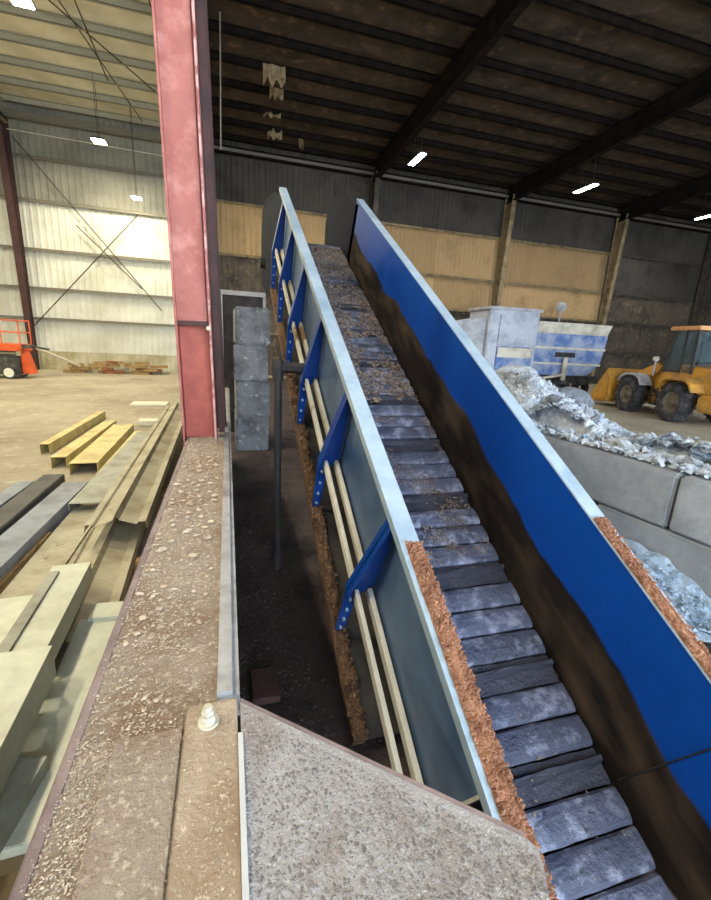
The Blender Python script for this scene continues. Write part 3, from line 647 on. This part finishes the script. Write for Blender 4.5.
for sx in (-1, 1):
    f = MB(); pr_ = [(-2.15, 1.2), (-2.0, 1.5), (-1.7, 1.66), (-.8, 1.66), (-.5, 1.5), (-.42, 1.2), (-.48, 1.2), (-.56, 1.45), (-.82, 1.58), (-1.68, 1.58), (-1.93, 1.45), (-2.08, 1.2)]
    f.prism(pr_, lambda y, z: (sx*.6, y, z), lambda y, z: (sx*1.22, y, z)); build('fender', f, 'loader_yellow', lo)
    f = MB(); pr_ = [(.55, 1.2), (.75, 1.52), (1.05, 1.66), (1.6, 1.66), (1.95, 1.5), (2.1, 1.3), (2.05, 1.28), (1.9, 1.45), (1.58, 1.58), (1.08, 1.58), (.8, 1.46), (.62, 1.2)]
    f.prism(pr_, lambda y, z: (sx*.68, y, z), lambda y, z: (sx*1.2, y, z)); build('fender', f, 'dusty_grey', lo)
    build('step', MB().box(sx*.95-.15, sx*.95+.15, -.38, -.02, .5, .55).box(sx*.95-.15, sx*.95+.15, -.38, -.02, .85, .9).box(sx*1.1-.02, sx*1.1+.02, -.38, -.34, .5, 1.2).box(sx*1.1-.02, sx*1.1+.02, -.06, -.02, .5, 1.2), 'black_steel', lo)
    la = MB(); la.prism([(.35, 2.0), (.6, 2.15), (1.6, 1.75), (2.55, .8), (2.75, .35), (2.5, .3), (2.25, .75), (1.45, 1.4), (.5, 1.75)], lambda y, z: (sx*.5, y, z), lambda y, z: (sx*.62, y, z)); build('lift_arm', la, 'loader_yellow', lo, bevel=.015)
    build('lift_cylinder', MB().tube((sx*.4, .5, .9), (sx*.45, 1.3, 1.25), .08, 10).tube((sx*.45, 1.3, 1.25), (sx*.5, 1.7, 1.45), .045, 10), 'black_steel', lo)
    build('work_light', MB().tube((sx*.75, .5, 2.3), (sx*.75, .64, 2.3), .1, 12), 'machine_pale', lo)
    build('light_bracket', MB().bar((sx*.75, .55, 1.6), (sx*.75, .55, 2.25), .05, .05, (0, 1, 0)), 'dusty_grey', lo)
build('front_frame', MB().hexa([(-.45, .2, .55), (.45, .2, .55), (.4, 2.0, .5), (-.4, 2.0, .5), (-.42, .3, 2.0), (.42, .3, 2.0), (.36, 1.3, 1.7), (-.36, 1.3, 1.7)]), 'loader_yellow', lo, bevel=.04)
bk = MB(); bp_ = [(2.55, .25), (3.9, .15), (3.92, .18), (2.85, .36), (2.58, .65), (2.55, 1.2), (2.75, 1.75), (2.7, 1.77), (2.45, 1.22), (2.43, .6)]
bk.prism(bp_, lambda y, z: (-1.32, y, z), lambda y, z: (1.32, y, z)); bo = build('bucket', bk, 'loader_yellow', lo)
for sx in (-1.32, 1.29): build('bucket_side', MB().prism([(2.5, .26), (3.86, .17), (3.5, .8), (2.75, 1.75), (2.46, 1.2)], lambda y, z: (sx, y, z), lambda y, z: (sx+.03, y, z)), 'loader_yellow', bo)
build('cab_floor', MB().box(-.72, .72, -.95, .55, 1.15, 1.75), 'loader_yellow', lo, bevel=.04)
cabp = [(-.9, 1.75), (.5, 1.75), (.2, 3.35), (-.85, 3.35)]
for sx in (-1, 1):
    for (a, b) in ((0, 3), (1, 2)):
        build('cab_pillar', MB().bar((sx*.7, cabp[a][0], cabp[a][1]), (sx*.68, cabp[b][0], cabp[b][1]), .09, .09, (0, 1, 0)), 'black_steel', lo)
    build('side_window', MB().prism([(-.86, 1.78), (.46, 1.78), (.17, 3.33), (-.81, 3.33)], lambda y, z: (sx*.69, y, z), lambda y, z: (sx*.675, y, z)), 'glass_cab', lo)
    build('door_post', MB().bar((sx*.7, -.3, 1.75), (sx*.69, -.3, 3.35), .05, .05, (0, 1, 0)), 'black_steel', lo)
build('windscreen', MB().hexa([(-.66, .49, 1.78), (.66, .49, 1.78), (.66, .51, 1.78), (-.66, .51, 1.78), (-.64, .19, 3.33), (.64, .19, 3.33), (.64, .21, 3.33), (-.64, .21, 3.33)]), 'glass_cab', lo)
build('rear_window', MB().box(-.66, .66, -.9, -.88, 2.2, 3.33), 'glass_cab', lo)
build('cab_roof', MB().box(-.82, .82, -1.0, .5, 3.35, 3.5), 'roof_orange', lo, bevel=.04)
build('seat', MB().box(-.28, .28, -.6, -.1, 1.75, 2.2).box(-.28, .28, -.65, -.5, 2.2, 2.95), 'black_steel', lo, bevel=.03)
build('steering_column', MB().tube((0, .3, 1.75), (0, .12, 2.35), .04, 8).lathe([(-.015, .16), (.015, .16), (.015, .2), (-.015, .2), (-.015, .16)], (0, .1, 2.37), 'z', 16), 'black_steel', lo)

for c in list(lo.children):
    if c.name.split('.')[0] in ('cab_floor', 'cab_pillar', 'side_window', 'door_post', 'windscreen', 'rear_window', 'cab_roof', 'seat', 'steering_column'): c.location.y -= .42; c.location.z += .06

# ================================================================== BLUE MACHINE
mc = thing('waste_shredder', 'blue and white waste shredder with boxy cabinet standing behind the rubble heap', 'machine', (15.5, 20.5, 0), (0, 0, -R(4)))
build('chassis', MB().box(-4, 4.2, -.9, .9, .8, 1.15), 'black_steel', mc, bevel=.03)
for x in (-2.6, 1.9, 3.1):
    for y in (-.95, .95):
        build('wheel', MB().lathe([(-.15, .2), (-.17, .42), (-.1, .5), (.1, .5), (.17, .42), (.15, .2), (-.15, .2)], (0, 0, 0), 'z', 24), 'tyre', mc, loc=(x, y, .5)).rotation_euler = (R(90), 0, 0)
cabi = build('cabinet', MB().box(-2.9, -.1, -1.15, 1.1, 1.15, 4.25), 'machine_white', mc, bevel=.05)
dr = build('door', MB().box(-2.35, -.3, -1.2, -1.14, 2.6, 4.05), 'machine_white', cabi, bevel=.03)
build('door', MB().box(-2.35, -.3, -1.2, -1.14, 1.3, 2.5), 'machine_blue', cabi, bevel=.03)
build('pale_band', MB().box(-2.3, -.35, -1.215, -1.2, 1.95, 2.45), 'machine_pale', cabi)
build('roof_cap', MB().box(-3.0, 0, -1.22, 1.15, 4.25, 4.4), 'dusty_grey', cabi, bevel=.03)
body = MB(); body.prism([(-.1, 1.15), (3.4, 1.15), (4.1, 1.9), (4.3, 3.3), (-.1, 3.3)], lambda x, z: (x, -1.0, z), lambda x, z: (x, 1.0, z)); bd = build('body', body, 'machine_blue', mc, bevel=.03)
build('body_rib', MB().box(-.1, 4.2, -1.06, -1.0, 2.5, 2.62), 'machine_pale', bd); build('body_rib', MB().box(-.1, 4.05, -1.06, -1.0, 1.7, 1.8), 'machine_pale', bd)
build('vent', MB().box(1.2, 2.4, -1.04, -1.0, 2.1, 2.35), 'black_steel', bd)
hp = MB(); hp.hexa([(-.05, -1.02, 3.3), (4.2, -1.02, 3.3), (4.2, 1.02, 3.3), (-.05, 1.02, 3.3), (-.05, -1.1, 3.85), (4.35, -1.1, 3.85), (4.35, 1.1, 3.85), (-.05, 1.1, 3.85)]); build('hopper', hp, 'machine_pale', mc)
build('intake', MB().hexa([(-4.9, -.8, 2.3), (-2.9, -.9, 1.6), (-2.9, .9, 1.6), (-4.9, .8, 2.3), (-4.9, -.8, 3.5), (-2.9, -.9, 3.9), (-2.9, .9, 3.9), (-4.9, .8, 3.5)]), 'dusty_grey', mc, bevel=.06)
for x in (-4.6, -3.6): build('intake_leg', MB().tube((x, 0, 0), (x, 0, 2.6), .07, 8), 'post_dark', mc)
build('mast', MB().tube((2.3, .6, 4.0), (2.3, .6, 4.55), .05, 8), 'dusty_grey', mc)
build('beacon', MB().lathe([(-.28, .01), (-.2, .2), (0, .28), (.2, .2), (.28, .01)], (2.3, .6, 4.78), 'z', 16), 'dusty_grey', mc, smooth=True)
build('support_arm', MB().bar((1.7, -1.25, .9), (1.7, -1.25, 2.1), .22, .1, (0, 1, 0)).bar((.5, -1.25, 1.0), (1.7, -1.25, 1.2), .2, .1), 'machine_pale', mc)

# ================================================================== LEFT BAY
# scissor lift
sl = thing('scissor_lift', 'orange and black scissor lift parked by the white wall', 'lift', (-9.75, 23.2, 0), (0, 0, R(-4)))
build('chassis', MB().box(-1.1, .95, -.5, .5, .18, .95), 'lift_black', sl, bevel=.04)
for x in (-.75, .55):
    for y in (-.52, .52):
        w = build('wheel', MB().lathe([(-.09, .12), (-.1, .24), (-.06, .27), (.06, .27), (.1, .24), (.09, .12), (-.09, .12)], (0, 0, 0), 'z', 22), 'tyre', sl, loc=(x, y, .27)); w.rotation_euler = (R(90), 0, 0)
        build('hub', MB().lathe([(-.105, .01), (-.105, .2), (.105, .2), (.105, .01)], (0, 0, 0), 'z', 20), 'wheel_white', w)
for z in (1.0, 1.12):
    build('scissor_arm', MB().bar((-.9, -.36, z), (.8, -.36, z+.05), .06, .08), 'lift_black', sl)
build('platform', MB().box(-1.2, 1.1, -.5, .5, 1.2, 1.5), 'lift_orange', sl, bevel=.02)
build('ladder', MB().hexa([(.96, -.3, .2), (1.3, -.3, .2), (1.3, .3, .2), (1.06, .3, .2), (.96, -.3, 1.2), (1.05, -.3, 1.2), (1.05, .3, 1.2), (.96, .3, 1.2)]), 'lift_orange', sl)
for z in (2.0, 2.5):
    for y in (-.48, .48): build('guard_rail', MB().tube((-1.2, y, z), (1.1, y, z), .025, 8), 'lift_orange', sl)
for x in (-1.2, -.1, 1.08):
    for y in (-.48, .48): build('rail_post', MB().tube((x, y, 1.5), (x, y, 2.5), .025, 8), 'lift_orange', sl)
build('control_box', MB().box(1.1, 1.5, -.45, -.2, 1.35, 1.5).bar((1.4, -.3, 1.42), (2.1, -.3, 1.32), .1, .08), 'lift_black', sl)
a = P(92, 371, .06); b = Vector((-8.45, 23.6, 1.32))
tag(build('white_pipe', MB().tube(a, b, .06, 10), 'pipe_white'), 'long white pipe sloping from the orange lift to the floor', 'pipe')
# scrap timber heap by the wall
random.seed(5)
laid = []; tries = 0
while len(laid) < 30 and tries < 3000:
    tries += 1; layer = int(random.random()**1.5*4); px = random.uniform(72, 84) if random.random() < .25 else random.gauss(130, 15+4*(3-layer))
    if px > 160 or (layer > 2 and px < 96): continue
    x = P(px, 371, 0).x*26.3/P(px, 371, 0).y; y = random.uniform(26.0, 26.9); L = random.uniform(.5, 1.1)
    if any(l == layer and abs(x-a) < (L+b)/2+.03 and abs(y-c) < .27 for l, a, c, b in laid): continue
    laid.append((layer, x, y, L)); t = random.uniform(.1, .17)
    o = build('scrap_board', MB().box(-L/2, L/2, -.12, .12, 0, t), random.choice(('timber', 'timber', 'timber', 'timber_red', 'sheet_tan')), loc=(x, y, layer*.175)); o.rotation_euler = (0, R(random.uniform(-1.5, 1.5)), R(random.uniform(-4, 4)))
    tag(o, 'short brown scrap board in the heap at the foot of the white wall', 'board', 'scrap boards heaped at the white wall')

def extr(prof, L): return MB().prism(prof, lambda u, w: (u, 0, w), lambda u, w: (u, L, w))
def chan(w, h, t=.008): return [(-w/2, 0), (-w/2, h), (w/2, h), (w/2, 0), (w/2-t, 0), (w/2-t, h-t), (-w/2+t, h-t), (-w/2+t, 0)]
def chan_up(w, h, t=.008): return [(-w/2, h), (-w/2, 0), (w/2, 0), (w/2, h), (w/2-t, h), (w/2-t, t), (-w/2+t, t), (-w/2+t, h)]
def solid(w, h): return [(-w/2, 0), (w/2, 0), (w/2, h), (-w/2, h)]
def ridged(w, h, t=.006):
    top = [(-.5, 0), (-.47, .45), (-.36, .45), (-.33, .3), (-.05, .62), (0, 1), (.05, .62), (.33, .3), (.36, .45), (.47, .45), (.5, 0)]
    a = [(u*w, v*h) for u, v in top]; return a+[(u*.985, v-t) for u, v in reversed(a)]
def stock(name, label, cat, near, far, z, prof, m, group=None, ext=0., bevel=0., pitch=0.):
    h = max(v for _, v in prof); a = P(near[0], near[1], z+h); b = P(far[0], far[1], z+h); d_ = b-a; L = d_.length
    o = build(name, extr(prof, L+ext), m, bevel=bevel, loc=a-d_.normalized()*ext-Vector((0, 0, h)))
    o.rotation_euler = (pitch, 0, math.atan2(-d_.x, d_.y)); return tag(o, label, cat, group)
for y, lb in ((1.6, 'under the pale boards nearest the hopper plate'), (4.4, 'under the ridged sheets below their torn end'), (6.6, 'under the dark box beam and the far ridged sheet')):
    tag(build('timber_bearer', MB().box(-3.1, -.55, y-.06, y+.06, 0, .12), 'timber', bevel=.006), 'timber bearer lying on the floor '+lb, 'timber')
Z1 = .122
stock('steel_purlin', 'thin yellow-lit steel purlin, outermost on the floor by the lift side', 'purlin', (44, 444), (102, 411), 0, chan(.16, .2), 'purlin_yellow')
stock('steel_purlin', 'yellow-lit steel purlin lying second in the row of purlins', 'purlin', (58, 457), (111, 420), 0, chan(.24, .2), 'purlin_yellow')
stock('steel_purlin', 'broad yellow-lit steel purlin with flat top between its narrower neighbours', 'purlin', (83, 463), (124, 424), 0, chan(.42, .2), 'purlin_yellow')
stock('steel_purlin', 'slim yellow-lit purlin lying beside the grey ridged sheets', 'purlin', (101, 474), (138, 431), 0, chan(.14, .2), 'purlin_yellow')
stock('box_beam', 'dark grey steel box beam on the floor by the yellow purlins', 'beam', (12, 508), (54, 474), Z1, solid(.26, .22), 'dark_grey_steel', ext=2.2, bevel=.01)
stock('steel_angle', 'thin grey steel angle beyond the dark box beam', 'angle', (0, 499), (26, 481), Z1, chan(.2, .12), 'blue_grey_steel', ext=2)
stock('steel_channel', 'blue-grey steel channel lying beside the dark box beam', 'channel', (12, 540), (76, 482), Z1, chan(.3, .2), 'blue_grey_steel', ext=2.2)
stock('timber_plank', 'narrow brown plank between the blue-grey channel and the tan boards', 'plank', (10, 567), (45, 532), Z1, solid(.12, .1), 'timber', ext=1.4)
stock('tan_board', 'wide tan dirty board next to the narrow brown plank', 'board', (58, 548), (90, 506), Z1, solid(.34, .08), 'sheet_tan', ext=1.6)
stock('ridged_sheet', 'long grey-tan ridged roof cap sheet with torn arched end beside the beam', 'sheet', (115, 514), (178, 402), .36, ridged(.6, .18), 'sheet_tan')
stock('ridged_sheet', 'grey flat-topped sheet lying left of the long ridged cap', 'sheet', (84, 503), (146, 432), .22, chan(.34, .1), 'sheet_grey')
stock('ridged_sheet', 'lower tan ridged sheet lying under the torn arched cap', 'sheet', (82, 590), (118, 512), Z1, ridged(.62, .13), 'sheet_tan', ext=.6)
stock('ridged_sheet', 'tan ribbed sheet lying beside the lower ridged sheet', 'sheet', (38, 588), (80, 532), Z1, ridged(.5, .08), 'sheet_tan', ext=.9)
stock('cream_channel', 'cream coloured steel channel with grey sides pointing at the ridged sheets', 'channel', (20, 652), (72, 564), .34, chan(.27, .16), 'sheet_cream')
stock('grey_strip', 'slim grey strip lying along the cream channel', 'strip', (1, 653), (54, 571), .35, solid(.07, .17), 'sheet_grey')
stock('cream_sheet', 'pale cream flat panel left of the grey strip', 'panel', (-14, 640), (15, 597), .3, solid(.45, .03), 'sheet_cream', ext=.5)
stock('cream_channel', 'broad cream channel with deep grey side overlapping the slimmer channel', 'channel', (-22, 720), (20, 650), .36, chan(.32, .2), 'sheet_cream', ext=.6)
stock('pale_board', 'long pale green board lying close along the rusty beam', 'board', (12, 847), (100, 617), Z1+.06, solid(.27, .06), 'sheet_cream', bevel=.004)
stock('grey_channel', 'short grey-green channel lying on the long pale board', 'channel', (6, 800), (33, 757), .243, chan(.13, .08), 'sheet_grey', ext=.4)
stock('cream_offcut', 'small bright cream offcut at the far end of the pale board', 'offcut', (104, 617), (112, 602), .243, solid(.22, .03), 'sheet_cream')
stock('grey_offcut', 'short grey offcut in the dark gap beside the broad channel', 'offcut', (24, 735), (38, 707), Z1, solid(.16, .05), 'sheet_grey', ext=.1)
p = P(150, 404, .02); tag(build('floor_sheet', MB().box(p.x-.55, p.x+.55, p.y-.35, p.y+.35, .0, .06), 'pipe_white', bevel=.01), 'small white board flat on the floor left of the red column', 'board')
p = P(150, 421, .1); tag(build('foam_block', MB().box(p.x-.28, p.x+.28, p.y-.2, p.y+.2, .0, .14), 'pipe_white', bevel=.02), 'pale foam block on the floor beside the ridged cap sheet', 'block')

# ================================================================== LAMPS
def lamp(name, label, loc, rz, warm, size, power, grp):
    o = thing(name, label, 'lamp', loc, (0, 0, rz), grp); w, l = size
    build('housing', MB().box(-w/2-.03, w/2+.03, -l/2-.03, l/2+.03, 0, .08), 'lamp_body', o, bevel=.01)
    build('diffuser', MB().box(-w/2, w/2, -l/2, l/2, -.03, 0.0), 'lamp_warm' if warm else 'lamp_cool', o)
    zt = roof_z(loc[1])+.2-loc[2]
    for y in (-l*.3, l*.3): build('hanger', MB().tube((0, y, .08), (0, y, zt), .012, 6), 'girt_dark', o)
    L = bpy.data.lights.new('lamp_light', 'AREA'); L.shape = 'RECTANGLE'; L.size = w; L.size_y = l; L.energy = power; L.color = (1, .87, .62) if warm else (1, .95, .88)
    k = bpy.data.objects.new('lamp_light', L); COL.objects.link(k); k.parent = o; k.location = (0, 0, -.05)
    return o
lamp('high_bay_lamp', 'bright warm lamp high before the white wall, nearer the lift', (-5.3, 24.3, 10.4), 0, True, (.5, .5), LAMP_WARM, None)
lamp('high_bay_lamp', 'lower bright warm lamp close to the white wall beside the red column', (-4.25, 26.3, 8.8), 0, True, (.45, .45), LAMP_WARM*.12, None)
lamp('high_bay_lamp', 'warm lamp high under the pale purlins, farthest from the white wall', (-5.2, 16.4, 10.9), 0, True, (.5, .5), LAMP_WARM, None)
for x, y in ((-5.2, 8), (-5.2, 0), (-14.5, 20), (-14.5, 10), (-14.5, 1)): lamp('high_bay_lamp', 'unseen warm lamp added to light the left side of the shed', (x, y, 11), 0, True, (.5, .5), LAMP_WARM, 'unseen warm lamps added over the left floor')  # out of view, added to brighten the left bay
for x, y, lb in ((9.05, 22.1, 'nearest the red column'), (19.0, 21.9, 'above the blue shredder'), (29.2, 22.6, 'beyond the yellow loader')):
    lamp('strip_lamp', 'white strip lamp under the sooty roof '+lb, (x, y, 11.1), 0, False, (.28, 1.5), LAMP_COOL, None)
